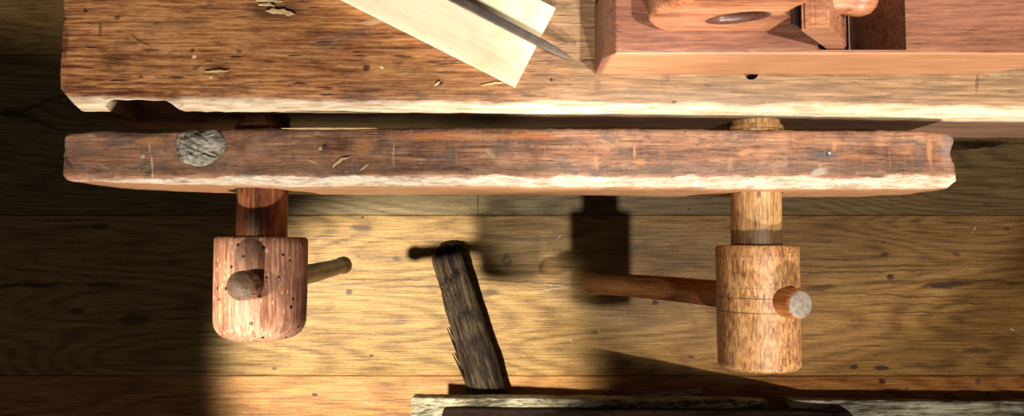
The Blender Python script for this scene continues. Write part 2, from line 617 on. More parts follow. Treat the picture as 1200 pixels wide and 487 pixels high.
def jaw_deform(x, y, z):
    # x -L/2..L/2, y 0 (front)..CHW (back), z -CH_H..0
    yf, yb = interp(x, front_pts), interp(x, back_pts)
    a, b = y, -z
    w = .0135 + .004 * N1(x * 5, 11) + .003 * N1(x * 35, 4)
    w *= min(1, .45 + (x + CHL / 2) / .3)
    hh = w * .62
    if a < w and b < hh:
        s = a / w + b / hh
        if s < 1:
            a += (1 - s) * .5 * w
            b += (1 - s) * .5 * hh
    t = a / CHW
    y2 = yf + (yb - yf) * t
    y2 += .0012 * N1(x * 26, z * 22, 2) + .0010 * N1(x * 90, z * 60, 5) * (1 if t > .9 else .4)
    x2 = x
    e = CHL / 2 - x
    if e < .03:                               # hollow worn into the right end
        q = y / CHW
        x2 -= (1 - e / .03) * (.0055 * math.exp(-((q - .62) / .16) ** 2) + .010 * max(0, (q - .86) / .14) ** 2 + .003 * max(0, (.12 - q) / .12) + .0012 * N1(y * 160, z * 40))
    e = x + CHL / 2
    if e < .03:
        q = y / CHW
        x2 += (1 - e / .03) * (.0025 * max(0, (q - .9) / .1) + .0015 * N1(y * 120, z * 40, 3) + .004 * max(0, (.10 - q) / .10))
    z2 = -b
    if z > -.005:
        z2 += .0011 * N1(x * 12, y * 30)
    if b > CH_H - .02:                        # soffit rises a little at both ends
        k = max(0, abs(x) / (CHL / 2) - .86) / .14
        z2 += .018 * k * (1 if b > CH_H - .001 else .5)
    return (x2, y2, z2)


def jaw_extra(g, co, c, h):
    x, y, z = g.xyz(co)
    yy = g.math('SUBTRACT', y, CH_F)
    # large changes of tone along the top
    n = g.noise(g.scale(co, (1, 1.5, 1)), 14, 5, .7)
    c = g.mix(g.rng(n, .5, .66, 0, .5), c, lin((164, 104, 64)))
    n = g.noise(g.scale(co, (1, 1.5, 1), (3, 1, 0)), 20, 6, .7)
    c = g.mix(g.rng(n, .5, .64, 0, .75), c, lin((92, 78, 72)))
    # dull grey dirt line above the worn edge and dark back edge
    c = g.mix(g.rng(yy, CHW - .010, CHW - .001, 0, .55), c, lin((70, 34, 20)))
    n = g.math('MULTIPLY_ADD', g.noise(g.scale(co, (.5, 1, 1)), 45, 4), .014, yy)
    dirt = g.math('MULTIPLY', g.rng(n, .020, .026), g.rng(n, .030, .040, 1, 0))
    c = g.mix(g.math('MULTIPLY', dirt, .45), c, lin((84, 68, 58)))
    mm = g.noise(g.scale(co, (.7, 1, 1), (1, 2, 0)), 75, 6, .75)
    c = g.mix(g.rng(mm, .50, .66, 0, .5), c, lin((62, 44, 36)))
    mm = g.noise(g.scale(co, (.7, 1, 1), (4, 2, 0)), 60, 6, .75)
    c = g.mix(g.rng(mm, .54, .70, 0, .45), c, lin((190, 146, 112)))
    # saw kerf ticks across the grain
    tk = g.noise(g.scale(co, (1, .04, 1)), 300, 2)
    c = g.mix(g.rng(tk, .56, .70, 0, .38), c, lin((150, 110, 80)))
    w = g.warp(co, 40.0, .006)
    for (px, py, rx, ry, rot, amt, col) in JAW_MARKS:
        p = at(px, py, BT)
        m = g.math('MULTIPLY', g.spot(w, (p.x - CXM, p.y), (rx, ry), rot, .6), amt)
        c = g.mix(m, c, lin(col))
    # bare pale splintered front edge
    e = g.math('MULTIPLY_ADD', g.noise(g.scale(co, (.35, 1, 1)), 34, 6, .7), .026, g.math('SUBTRACT', yy, .013))
    ew = g.rng(e, .0105, .0135, 1.0, 0.0)
    lt = g.rng(x, -CHL / 2 + .05, -CHL / 2 + .22, .0035, 0.0)
    ew = g.rng(g.math('ADD', e, lt), .0105, .0135, 1.0, 0.0)
    topz = g.rng(z, -.0115, -.0085)
    pale = g.ramp(g.noise(g.warp(g.scale(co, (.18, 1, 1)), 40, .02), 190, 5, .7), [(.28, lin((120, 92, 66))), (.42, lin((196, 170, 138))), (.55, lin((208, 190, 164))), (.75, lin((228, 216, 194)))])
    pale = g.mix(g.rng(g.noise(g.scale(co, (.3, 1, 1)), 95, 6, .75), .48, .64, 0, .65), pale, lin((140, 110, 84)))
    c = g.mix(g.math('MULTIPLY', ew, topz), c, pale)
    # the front face keeps its orange brown
    fr = g.math('MULTIPLY', g.rng(z, -.012, -.009, 1, 0), g.rng(yy, .010, .004))
    c = g.mix(g.math('MULTIPLY', fr, .6), c, g.mix(1.0, lin((205, 146, 96)), g.ramp(g.noise(g.scale(co, (.06, 1, 1)), 260, 3), [(.3, (.7, .7, .7, 1)), (.7, (1, 1, 1, 1))]), 'MULTIPLY'))
    crack = g.rng(g.voronoi(g.warp(g.scale(co, (.22, 1, 1)), 60, .02), 110, 'DISTANCE_TO_EDGE'), .02, .07, 1, 0)
    c = g.mix(g.math('MULTIPLY', g.math('MULTIPLY', crack, ew), .14), c, lin((96, 72, 54)))
    h = g.math('SUBTRACT', h, g.math('MULTIPLY', g.math('MULTIPLY', crack, ew), .6))
    return c, h


OR, GY = (190, 134, 80), (176, 166, 146)
JAW_MARKS = [
    (95, 175, .030, .020, 0, .45, (120, 92, 80)), (80, 190, .004, .012, .7, .6, BK), (140, 165, .03, .010, .2, .55, (84, 74, 72)), (175, 165, .02, .010, 0, .5, OR),
    (178, 190, .0012, .012, .15, .95, GY), (179, 203, .0012, .006, -.1, .95, GY), (175, 172, .0012, .008, .2, .9, GY), (167, 183, .004, .003, 0, .9, GY), (235, 178, .040, .028, 0, .6, (70, 58, 48)),
    (150, 158, .06, .005, 0, .6, BK), (300, 175, .016, .02, 0, .45, (150, 120, 96)), (398, 187, .011, .0016, .55, .95, (214, 160, 106)), (366, 190, .010, .0016, -.4, .8, (190, 150, 110)),
    (427, 196, .009, .0012, .6, .95, (214, 180, 130)), (461, 180, .0016, .018, 0, .7, (176, 150, 116)), (575, 181, .012, .0032, -.75, .9, (150, 130, 96)), (425, 172, .020, .012, 0, .45, OR),
    (381, 170, .003, .003, 0, .9, BK), (375, 174, .003, .003, 0, .8, (220, 190, 150)), (530, 197, .016, .003, .1, .75, (70, 54, 44)), (550, 198, .012, .002, 0, .7, BK),
    (699, 190, .003, .012, 0, .55, OR), (744, 178, .0025, .012, 0, .75, OR), (750, 190, .008, .005, 0, .6, OR), (875, 178, .014, .003, .1, .75, OR), (870, 180, .006, .005, 0, .6, OR), (897, 178, .02, .0015, 0, .5, OR),
    (970, 181, .022, .008, .1, .6, (84, 78, 76)), (970, 180, .003, .003, 0, .95, BK), (973, 179, .003, .002, 0, .9, (190, 186, 180)), (978, 170, .004, .010, 0, .5, OR), (1090, 176, .004, .024, 0, .6, OR), (855, 190, .004, .012, 0, .4, OR),
    (960, 202, .014, .006, .3, .6, (186, 176, 160)), (645, 165, .05, .008, 0, .6, (58, 40, 32)), (635, 195, .03, .008, .2, .45, (88, 74, 60)), (760, 200, .05, .005, .1, .45, (90, 76, 60)),
    (1110, 176, .010, .028, 0, .35, (150, 140, 134)), (510, 160, .06, .006, 0, .5, (190, 110, 50)), (620, 160, .05, .005, 0, .5, (190, 110, 50)), (560, 160, .03, .004, 0, .4, OR),
]
M_JAW = wood('jaw_beech', (78, 50, 36), (146, 102, 74), (186, 142, 108), 0, 9.3, figure=6, contours=6, a_ring=.15, a_fine=.5, a_patch=.65, patch=16, fine=330,
             stain=(66, 42, 34), stain_amt=.5, stain_sc=17, rough=.5, spec=.35, bump=.8, pores=.4, extra=jaw_extra)
bm = bmesh.new()
block(bm, (-CHL / 2, 0, -CH_H), (CHL / 2, CHW, 0), (300, 26, 12), .003, jaw_deform)
jaw = mesh_obj('vise_jaw', bm, M_JAW, None, (CXM, 0, BT))
tag(jaw, 'long reddish brown vise jaw with splintered pale front edge and a grey patch', 'vise jaw')
cut(jaw, [cyl(SH_R + .0022, -.05, CH_B + .05, HR.x, AX), cyl(SH_R + .0022, -.05, CH_B + .05, HL.x, AX)])

# grey wrinkled patch in the jaw
gp = G('grey_filler')
wv = gp.warp(gp.coord, 60, .02)
rp = gp.noise(gp.scale(wv, (.35, 1, 1), rot=(0, 0, .6)), 170, 4, .65)
gp.put(gp.bsdf.inputs['Base Color'], gp.ramp(rp, [(.3, lin((54, 46, 38))), (.5, lin((140, 130, 112))), (.7, lin((190, 182, 162)))]))
gp.bsdf.inputs['Roughness'].default_value = .7
gp.put(gp.bsdf.inputs['Normal'], gp.bump(rp, .004, 1.0))
bm = bmesh.new()
pc = at(235, 175, BT)
outl = [(-.030, .016), (-.028, .019), (.0, .0205), (.026, .021), (.0305, .012), (.0305, -.002), (.018, -.013), (.004, -.020), (-.012, -.018), (-.0285, -.011), (-.0295, .004)]
NR, NA = 14, 66


def outline(a):
    pts = []
    for (x, y) in outl:
        pts.append((math.atan2(y, x) % (2 * PI), math.hypot(x, y)))
    pts.sort()
    pts = [(pts[-1][0] - 2 * PI, pts[-1][1])] + pts + [(pts[0][0] + 2 * PI, pts[0][1])]
    return interp(a % (2 * PI), pts)


cen = bm.verts.new((0, 0, .0045))
prev = None
for i in range(1, NR + 1):
    t = i / NR
    ring = []
    for k in range(NA):
        a = 2 * PI * k / NA
        r = outline(a) * t * (1 + .03 * N1(a * 4, 2))
        x, y = r * math.cos(a), r * math.sin(a)
        hgt = .0048 * (1 - t ** 3) - .003 * (t > .99)
        fold = .0016 * N1((x * .5 + y * .9) * 300, (x - y) * 45) + .0011 * N1(x * 160, y * 240, 4)
        dent = -.004 * math.exp(-(((x - .012) / .016) ** 2 + ((y + .004) / .006) ** 2))
        ring.append(bm.verts.new((x, y, hgt + (fold + dent) * (1 - t ** 6))))
    if prev is None:
        for k in range(NA):
            bm.faces.new((cen, ring[k], ring[(k + 1) % NA]))
    else:
        for k in range(NA):
            bm.faces.new((prev[k], ring[k], ring[(k + 1) % NA], prev[(k + 1) % NA]))
    prev = ring
plug = mesh_obj('knot_patch', bm, gp.m, jaw, (pc.x - CXM, pc.y, 0))
plug['label'] = 'grey wrinkled patch filling a knot'

# ------------------------------------------------------------------ wooden vise screws
def head_extra_right(g, co, c, h):
    x, y, z = g.xyz(co)
    yn = g.math('MULTIPLY_ADD', g.noise(co, 30, 2), .002, y)
    for p, amt in ((-.062, .65), (-.079, .75), (-.050, .35), (-.012, .3)):
        m = g.rng(g.math('ABSOLUTE', g.math('SUBTRACT', yn, p)), .0004, .0011, amt, 0)
        c = g.mix(m, c, lin((60, 36, 20)))
    nn = g.voronoi(g.warp(g.scale(co, (1, .6, 1)), 80, .01), 130, 'DISTANCE_TO_EDGE')
    m = g.math('MULTIPLY', g.rng(nn, .01, .06, .55, 0), g.rng(g.noise(co, 26, 3), .45, .6))
    c = g.mix(m, c, lin((54, 38, 28)))
    c = g.mix(g.rng(g.noise(co, 38, 5, .7), .5, .7, 0, .5), c, lin((206, 160, 104)))
    return c, h


def head_extra_left(g, co, c, h):
    st = g.noise(g.scale(co, (1, .05, 1)), 210, 4, .7)
    c = g.mix(g.rng(st, .58, .7, 0, .7), c, lin((206, 150, 112)))
    c = g.mix(g.rng(g.noise(g.scale(co, (1, .3, 1)), 44, 5, .7), .5, .66, 0, .6), c, lin((96, 52, 38)))
    sp = g.voronoi(g.scale(co, (1, .35, 1)), 160)
    c = g.mix(g.rng(sp, .10, .2, .7, 0), c, lin((232, 186, 140)))
    return c, h


M_HEAD_R = wood('pale_elm', (110, 70, 38), (166, 116, 70), (200, 152, 100), 1, 11.0, a_ring=.1, a_fine=.7, a_patch=.5, patch=24, fine=360, rough=.45, spec=.4, bump=.6,
                pores=.5, holes=.45, extra=head_extra_right, along=.25)
M_HEAD_L = wood('wormed_fruitwood', (98, 58, 42), (150, 102, 78), (190, 140, 110), 1, 14.5, a_ring=.15, a_fine=.6, a_patch=.6, patch=22, fine=300, rough=.52, spec=.35, bump=.7,
                pores=.4, holes=1.05, extra=head_extra_left)


def head_shadow(g, co, c, h):
    x, y, z = g.xyz(co)
    yn = g.math('MULTIPLY_ADD', g.noise(co, 60, 4), .008, y)
    m = g.math('MULTIPLY', g.rng(yn, .002, .005), g.rng(yn, .021, .025, 1, 0))
    c = g.mix(g.math('MULTIPLY', m, .75), c, lin((50, 36, 24)))  # paints the head's shadow as a dark ring on the shaft
    return c, h


M_SHAFT_R = wood('pale_elm_shaft', (122, 84, 48), (178, 134, 84), (206, 166, 112), 1, 17.0, a_ring=.1, a_fine=.7, a_patch=.3, patch=24, fine=360, rough=.5, spec=.35, bump=.5, pores=.7, extra=head_shadow, along=.1)
M_SHAFT_L = wood('dark_fruitwood_shaft', (76, 38, 22), (126, 72, 42), (172, 110, 68), 1, 18.0, a_ring=.2, a_fine=.6, a_patch=.6, patch=26, fine=300, rough=.42, spec=.45, bump=.5, pores=.5)
M_HANDLE_R = wood('amber_handle', (96, 48, 22), (150, 86, 42), (190, 122, 66), 2, 19.0, a_ring=.2, a_fine=.5, a_patch=.4, patch=14, fine=300, rough=.4, spec=.45, bump=.4, pores=.35)
M_HANDLE_L = wood('dark_handle', (54, 28, 16), (104, 60, 36), (178, 122, 82), 2, 21.0, a_ring=.3, a_fine=.7, a_patch=.8, patch=34, fine=240, rough=.35, spec=.5, bump=.9, pores=.5)


def end_grain(name, dark, light):
    g = G(name)
    x, y, z = g.xyz(g.warp(g.coord, 90, .0035))
    r = g.math('SQRT', g.math('ADD', g.math('MULTIPLY', x, x), g.math('MULTIPLY', y, y)))
    s = g.math('MULTIPLY_ADD', g.math('SINE', g.math('MULTIPLY', r, 3600.0)), .10, g.noise(g.coord, 240, 4, .7))
    c = g.ramp(s, [(.25, lin(dark)), (.75, lin(light))])
    g.put(g.bsdf.inputs['Base Color'], c)
    g.bsdf.inputs['Roughness'].default_value = .5
    g.put(g.bsdf.inputs['Normal'], g.bump(s, .0012, .8))
    return g.m


M_END_R = end_grain('weathered_end_grain', (92, 80, 68), (158, 146, 130))
M_END_L = end_grain('polished_knob_end', (48, 32, 22), (128, 100, 76))


def vise_screw(label, hx, hy0, hy1, hr, mats, near, far, hrad, rim, lean=0.0):
    root = empty('vise_screw', (hx, hy0, AX))
    tag(root, label, 'vise screw', 'wooden vise screws')
    toY = Matrix.Rotation(PI / 2, 4, 'X')     # lathe height -> -Y (towards the front)
    L = hy0 - hy1
    prof = [(0, .0005), (hr * .55, .0005), (hr - .004, 0), (hr - .0012, .001), (hr, .0035)]
    for k in range(1, 15):
        prof.append((hr * (1 - .012 * k / 14), .0035 + (L - rim - .0035) * k / 14))
    for k in range(1, 9):
        a = k / 8 * PI / 2
        prof.append((hr * .988 - rim + rim * math.cos(a), L - rim + rim * math.sin(a) * (1.0)))
    prof += [(hr * .4, L + .0015), (0, L + .002)]
    bm = bmesh.new()
    lathe(bm, prof, 96, Matrix.Rotation(lean, 4, 'Z') @ toY, .012, hx * 7)
    head = mesh_obj('screw_head', bm, mats[0], root)
    bm = bmesh.new()
    e = .33 - hy0
    sp = [(0, -.01)] + [(SH_R * (1 + .006 * N1(k * .7, hx * 9)), -.01 + (e + .01) * k / 24) for k in range(25)] + [(0, e)]
    lathe(bm, sp, 64, Matrix.Rotation(-PI / 2, 4, 'X'), .01, hx)
    mesh_obj('screw_shaft', bm, mats[1], root)
    # collar just behind the jaw
    cy = (CH_B + .004) - hy0
    bm = bmesh.new()
    lathe(bm, [(SH_R - .001, cy), (SH_R + .003, cy + .0005), (SH_R + .004, cy + .003), (SH_R + .003, cy + .006), (SH_R - .001, cy + .007)], 64, Matrix.Rotation(-PI / 2, 4, 'X'))
    mesh_obj('collar', bm, mats[1], root)
    # sliding bar
    d = (near - far)
    Lh = d.length
    q = d.to_track_quat('Z', 'Y')
    r0, r1, knob = hrad
    prof = [(0, 0)]
    for k in range(1, 6):
        a = k / 5 * PI / 2
        prof.append((knob * math.sin(a), knob * .8 * (1 - math.cos(a))))
    prof += [(knob, .022), (r0 + (knob - r0) * .5, .034), (r0, .046)]
    for k in range(1, 24):
        t = k / 24
        prof.append((r0 + (r1 - r0) * t + .0005 * N1(t * 9, hx * 5), .046 + (Lh - .052) * t))
    prof += [(r1, Lh - .004), (r1 * .95, Lh - .0012), (r1 * .86, Lh)]
    prof += [(0, Lh)]
    bm = bmesh.new()
    lathe(bm, prof, 48, None, .04, hx * 3)
    for v in bm.verts:
        v.co.x += .004 * math.sin(v.co.z / Lh * PI) * (1 if hx > 0 else -1)
    hd = mesh_obj('handle_bar', bm, mats[2], root, far - root.location)
    hd.rotation_mode = 'QUATERNION'
    hd.rotation_quaternion = q
    bm = bmesh.new()
    ep = [(0, -.002), (r1 * .84, -.002), (r1 * .9, .0003), (r1 * .8, .0016 + rim * .02)]
    dome = .0015 if hx > 0 else .007
    for k in range(1, 6):
        ep.append((r1 * .8 * (1 - k / 6), .0016 + dome * math.sin(k / 6 * PI / 2)))
    ep.append((0, .0016 + dome))
    lathe(bm, ep, 40, None, .03, hx)
    tip = mesh_obj('handle_end', bm, mats[3], hd, (0, 0, Lh))
    tip['label'] = 'grey end grain with growth rings' if hx > 0 else 'shiny worn round bar end'
    return root


nR, fR = at(938, 356, CAMZ - .834), at(690, 332, CAMZ - 1.351)
nL, fL = at(282, 335, CAMZ - .822), at(404, 310, CAMZ - 1.40)
vise_screw('wooden vise screw with pale straight head and long amber bar', HR.x, RY0, RY1, .0497,
           (M_HEAD_R, M_SHAFT_R, M_HANDLE_R, M_END_R), nR, fR, (.0185, .0178, .0205), .008)
vise_screw('wooden vise screw with reddish worm-eaten rounded head, near left end of the jaw', HL.x, LY0, LY1, .0555,
           (M_HEAD_L, M_SHAFT_L, M_HANDLE_L, M_END_L), nL, fL, (.0140, .0172, .0168), .024)

# ------------------------------------------------------------------ hand plane on the bench
PO = at(697, 87.5, BT)
plane = empty('hand_plane', (PO.x, PO.y, BT), 0)
tag(plane, 'large reddish wooden hand plane with closed handle, lying on the bench', 'hand plane')


def plane_side(g, co, c, h):
    # front side: more orange wood, brightened to stand for the front light
    x, y, z = g.xyz(co)
    k = g.math('MULTIPLY', g.rng(y, .0022, .0008), g.rng(x, .004, .012))
    side = g.ramp(g.noise(g.scale(co, (.06, 1, 1)), 200, 4), [(.3, lin((176, 116, 76))), (.7, lin((214, 154, 108)))])
    return g.mix(g.math('MULTIPLY', k, .85), c, side), h


M_PLANE = wood('plane_beech', (92, 54, 40), (134, 86, 64), (164, 112, 86), 0, 24.0, figure=6, contours=5, a_ring=.15, a_fine=.45, a_patch=.3, patch=10, fine=300,
               rough=.42, spec=.4, bump=.3, pores=.45, stain=(112, 68, 50), stain_amt=.3, stain_sc=8, extra=plane_side)


def tote_hole_shade(g, co, c, h):
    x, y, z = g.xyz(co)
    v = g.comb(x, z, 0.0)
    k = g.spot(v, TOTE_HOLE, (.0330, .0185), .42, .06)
    return g.mix(g.math('MULTIPLY', k, .85), c, lin((52, 28, 24))), h  # darkens the inside of the hole to stand for its shade


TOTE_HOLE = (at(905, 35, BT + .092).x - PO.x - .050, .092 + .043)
M_TOTE = wood('tote_beech', (108, 58, 36), (164, 104, 70), (196, 138, 98), 0, 27.0, figure=7, contours=6, a_ring=.25, a_fine=.5, a_patch=.3, patch=20, fine=300, rough=.36, spec=.45, bump=.3, pores=.4, extra=tote_hole_shade)
M_WEDGE = wood('wedge_beech', (98, 56, 38), (150, 94, 66), (180, 124, 90), 0, 31.0, a_fine=.5, a_patch=.4, fine=300, rough=.4, spec=.4, bump=.3, pores=.4)
M_IRON = plain('plane_iron', (70, 62, 58), .38, .9)
PH, PW, PL = .092, .080, .54


def plane_deform(x, y, z):
    x2, z2 = x, z
    if x > .44:                               # sole sweeps up towards the toe
        z2 = z + (PH - z) / PH * min(.068, .052 * ((x - .44) / .063) ** 1.7)
    if x < .02:                               # top edge of the heel eased with a broad chamfer
        t = max(0, z - (PH - .022)) / .022
        x2 += .012 * t * (1 - x / .02)
    return (x2, y, z2)


bm = bmesh.new()
block(bm, (0, 0, 0), (PL, PW, PH), (110, 14, 14), .0022, plane_deform)
body = mesh_obj('plane_body', bm, M_PLANE, plane)


def wpl(px, py, z):
    return at(px, py, z) - Vector((PO.x, PO.y, BT))


def prism(bm, pts, y0, y1):
    A = [bm.verts.new((x, y0, z)) for x, z in pts]
    B = [bm.verts.new((x, y1, z)) for x, z in pts]
    n = len(pts)
    bm.faces.new(A)
    bm.faces.new(list(reversed(B)))
    for k in range(n):
        bm.faces.new((A[k], A[(k + 1) % n], B[(k + 1) % n], B[k]))
    return bm


TZ = BT + PH
t1 = wpl(1062, 55, TZ).x
t0 = wpl(958, 55, TZ).x
mx = t0 + .075
b_ = bmesh.new()
prism(b_, [(t0, PH + .02), (t0, PH), (mx, -.01), (mx + .002, -.01), (mx + .0055, .03), (t1, PH), (t1, PH + .02)], .0045, PW - .0045)
bmesh.ops.recalc_face_normals(b_, faces=b_.faces)
tc_ = mesh_obj('bore', b_, None, plane, smooth=False)
cut(body, [tc_])

# iron and wedge bedded in the throat
sl = Vector((mx - t0, 0, -PH)).normalized()   # down the bed
nb = Vector((-sl.z, 0, sl.x))                 # away from the bed (to the toe, upward)
if nb.z < 0:
    nb = -nb


def bed(s, t):
    p = Vector((t0, 0, PH)) - sl * s + nb * t
    return (p.x, p.z)


bm = bmesh.new()
prism(bm, [bed(-.1135, .0008), bed(.088, .0008), bed(.088, .0048), bed(-.106, .0048)], .010, PW - .010)
bmesh.ops.bevel(bm, geom=bm.edges[:], offset=.0006, segments=1, affect='EDGES')
mesh_obj('plane_iron', bm, M_IRON, plane, smooth=False)
bm = bmesh.new()
prism(bm, [bed(-.062, .0052), bed(.074, .0052), bed(.080, .010), bed(.078, .020), bed(.066, .030), bed(.03, .031), bed(-.012, .026), bed(-.05, .012)], .0062, PW - .0062)
bmesh.ops.bevel(bm, geom=[e for e in bm.edges if e.calc_length() > .02], offset=.0022, segments=2, affect='EDGES')
mesh_obj('wedge', bm, M_WEDGE, plane, smooth=False)

# closed tote
def curve_mesh(name, loops, thick, bev, m, parent, M):
    cu = bpy.data.curves.new(name, 'CURVE')
    cu.dimensions = '2D'
    cu.fill_mode = 'BOTH'
    cu.extrude = thick / 2 - bev
    cu.bevel_depth = bev
    cu.bevel_resolution = 5
    cu.resolution_u = 10
    for pts in loops:
        sp = cu.splines.new('BEZIER')
        sp.bezier_points.add(len(pts) - 1)
        for bp, p in zip(sp.bezier_points, pts):
            bp.co = (p[0], p[1], 0)
            h = 'VECTOR' if len(p) > 2 else 'AUTO'
            bp.handle_left_type = bp.handle_right_type = h
        sp.use_cyclic_u = True
    tmp = link(bpy.data.objects.new(name + '_tmp', cu))
    bpy.context.view_layer.update()
    dg = bpy.context.evaluated_depsgraph_get()
    me = bpy.data.meshes.new_from_object(tmp.evaluated_get(dg), depsgraph=dg)
    bpy.data.objects.remove(tmp)
    bpy.data.curves.remove(cu)
    me.name = name
    me.transform(M)
    me.materials.clear()
    me.materials.append(m)
    for p in me.polygons:
        p.use_smooth = True
    o = link(bpy.data.objects.new(name, me))
    o.parent = parent
    return o


ty = wpl(800, 35, TZ).y + .016
X = lambda px, py, z: wpl(px, py, z).x
bx0, bx1 = X(783, 36, TZ), X(905, 35, TZ)
outer = [(bx0 + .004, PH - .004, 1), (bx0 - .012, PH + .013), (bx0 - .021, PH + .036), (bx0 - .014, PH + .066), (bx0 + .012, PH + .096), (bx0 + .046, PH + .112),
         (bx1 - .046, PH + .118), (bx1 - .016, PH + .110), (bx1 - .004, PH + .092), (bx1 - .008, PH + .068), (bx1 - .002, PH + .046), (bx1 - .004, PH + .022), (bx1 - .006, PH - .004, 1)]
hc = (bx1 - .050, PH + .043)
ca, sa = math.cos(.42), math.sin(.42)
inner = []
for k in range(10):
    a = -2 * PI * k / 10
    ex, ez = .031 * math.cos(a), .0165 * math.sin(a)
    inner.append((hc[0] + ex * ca - ez * sa, hc[1] + ex * sa + ez * ca))
Mt = Matrix.Translation((0, ty, 0)) @ Matrix.Rotation(PI / 2, 4, 'X')
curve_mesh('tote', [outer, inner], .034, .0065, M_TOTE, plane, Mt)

# rounded lug standing out from the wedge over the throat
bm = bmesh.new()
lathe(bm, [(0, -.01), (.012, -.01), (.0125, .018), (.015, .026), (.016, .034), (.0135, .043), (.008, .048), (0, .049)], 40,
      Matrix.Translation((.214, PW / 2, PH + .046)) @ Matrix.Rotation(PI / 2 - .15, 4, 'Y'))
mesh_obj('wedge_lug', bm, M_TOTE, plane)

# ------------------------------------------------------------------ pale board and the pointed steel bar on it
M_PALE = wood('pale_maple', (216, 192, 152), (232, 212, 176), (240, 222, 190), 0, 33.0, figure=7, contours=4, a_ring=.25, a_fine=.3, a_patch=.3, patch=8, fine=260, rough=.5, spec=.3, bump=.15,
              pores=.1, stain=(196, 166, 110), stain_amt=.4, stain_sc=12)
THK = .011
A = at(604, 101, BT + THK)
B = at(654.5, 11, BT + THK)
ac = at(397, -3, BT + THK)
dirx = (A - ac).normalized()
ang = math.atan2(dirx.y, dirx.x)
wid = abs((B - A).cross(dirx).z)
bm = bmesh.new()
block(bm, (-.42, 0, 0), (0, wid, THK), (20, 8, 3), .0007)
board = mesh_obj('wooden_board', bm, M_PALE, None, (A.x, A.y, BT + .0012))
board.rotation_euler = (0, 0, ang)
tag(board, 'new pale wooden board lying aslant on the bench', 'board')
M_STEEL = plain('dark_steel', (112, 98, 88), .5, .5)
zt = BT + THK + .0016
tip = at(673, 70.5, zt + .003)
b2 = at(532, -2, zt + .003)
dv = (tip - b2)
a2 = math.atan2(dv.y, dv.x)
bm = bmesh.new()
BW = .0050


def bar_deform(x, y, z):
    k = 1.0
    if x > -.045:
        t = (x + .045) / .045
        k = max(.06, 1 - .35 * t - .6 * t ** 3)
    return (x, y * k, z * (1 if x < -.045 else 1 - .35 * (x + .045) / .045))


block(bm, (-.40, -BW, 0), (0, BW, .0055), (70, 4, 3), .0012, bar_deform)
bar = mesh_obj('scriber', bm, M_STEEL, None, (tip.x, tip.y, zt))
bar.rotation_euler = (0, 0, a2)
tag(bar, 'slim dark steel scriber with pointed tip lying along the pale board', 'scriber')

# ------------------------------------------------------------------ slivers of wood
M_SLIV = wood('straw_splinter', (170, 132, 84), (212, 180, 128), (234, 210, 166), 0, 37.0, fine=500, rough=.6, bump=.3, pores=.1)


def sliver(p0, p1, z, w, t, label, curve=0.0, group=None, mat=None):
    a, b = at(p0[0], p0[1], z), at(p1[0], p1[1], z)
    d = b - a
    L = d.length
    bm = bmesh.new()

    def df(x, y, z_):
        k = 1 - .75 * abs(x / (L / 2)) ** 2.5
        return (x, y * k + curve * (1 - (2 * x / L) ** 2) + w * .4 * N1(x * 160, 1 + (y > 0) * 4 * (w > .003)), z_)
    block(bm, (-L / 2, -w / 2, 0), (L / 2, w / 2, t), (16, 2, 2), t * .25, df)
    o = mesh_obj('wood_sliver', bm, mat or M_SLIV, None, ((a.x + b.x) / 2, (a.y + b.y) / 2, z))
    o.rotation_euler = (0, 0, math.atan2(d.y, d.x))
    return tag(o, label, 'wood sliver', 'loose wood slivers')


sliver((330, 150.5), (443, 150.3), BT + .0008, .0022, .0010, 'long straw coloured sliver along the back edge of the vise jaw')
sliver((563, 100), (590, 96), BT + .0006, .0024, .0007, 'short pale sliver beside the lower corner of the pale board')
sliver((240, 84), (268, 83), BT + .0006, .0026, .0007, 'flat pale sliver alone on the left of the bench top')
sliver((390, 195), (408, 184), BT + .0006, .0032, .0008, 'curled tan sliver on the vise jaw, right of the grey patch', .0015)
for (p0, p1, w, lab) in (((312, 13), (346, 17), .0060, 'broad torn splinter of wood at the top edge of the bench'), ((303, 6), (322, 7), .0034, 'thin torn splinter left of the broad one on the bench'), ((300, 1), (332, 2.5), .0030, 'torn splinter furthest back on the bench top')):
    sliver(p0, p1, BT + .0006, w, .0016, lab, .001)
sliver((509, 100), (516, 96), BT + .0006, .0034, .001, 'stubby pale chip on the bench left of the board corner')

# ------------------------------------------------------------------ old stake on the floor
M_STAKE = wood('blackened_oak', (24, 19, 15), (50, 41, 32), (82, 69, 54), 0, 41.0, figure=9, contours=6, a_ring=.3, a_fine=.8, a_patch=.6, patch=18, fine=200, rough=.8, spec=.15, bump=1.6, pores=.6,
               stain=(18, 13, 10), stain_amt=.75, stain_sc=16)
s0, s1 = at(518, 284, .05), at(579, 484, .05)
dv = s1 - s0
SLN = dv.length
SW, SHH = .078, .052
root = empty('wooden_stake', (s0.x, s0.y, 0), math.atan2(dv.y, dv.x))
tag(root, 'blackened splintered oak stake lying on the floor between the two vise screws', 'stake')


def stake_deform(x, y, z):
    t = x / SLN
    half = (.036 + .006 * t)
    yy = y / (SW / 2) * half
    yy += .003 * N1(x * 16, 2 + (y > 0) * 5) + .0012 * N1(x * 70, (y > 0) * 3)
    zz = z
    if z > .01:
        zz = z + .005 * N1(x * 8, y * 40) + .003 * N1(x * 30, y * 110, 4)
        # split at the tip with a groove, and a worn notch across
        if t < .30:
            zz -= .016 * math.exp(-((y + .010) / .006) ** 2) * (1 - t / .30)
        zz -= .010 * math.exp(-((x - .085 + y * .5) / .008) ** 2) * (.4 + .6 * (y < .02))
        zz -= .012 * max(0, (abs(y) - .022) / .017)
    if x < .09:
        k = 1 - x / .09
        x += k * (.030 * max(0, -y / (SW / 2) - .1) * (1 if True else 0) + .014 * max(0, y / (SW / 2) - .3) + .004 * N1(y * 120, z * 50))
    return (x, yy, zz)


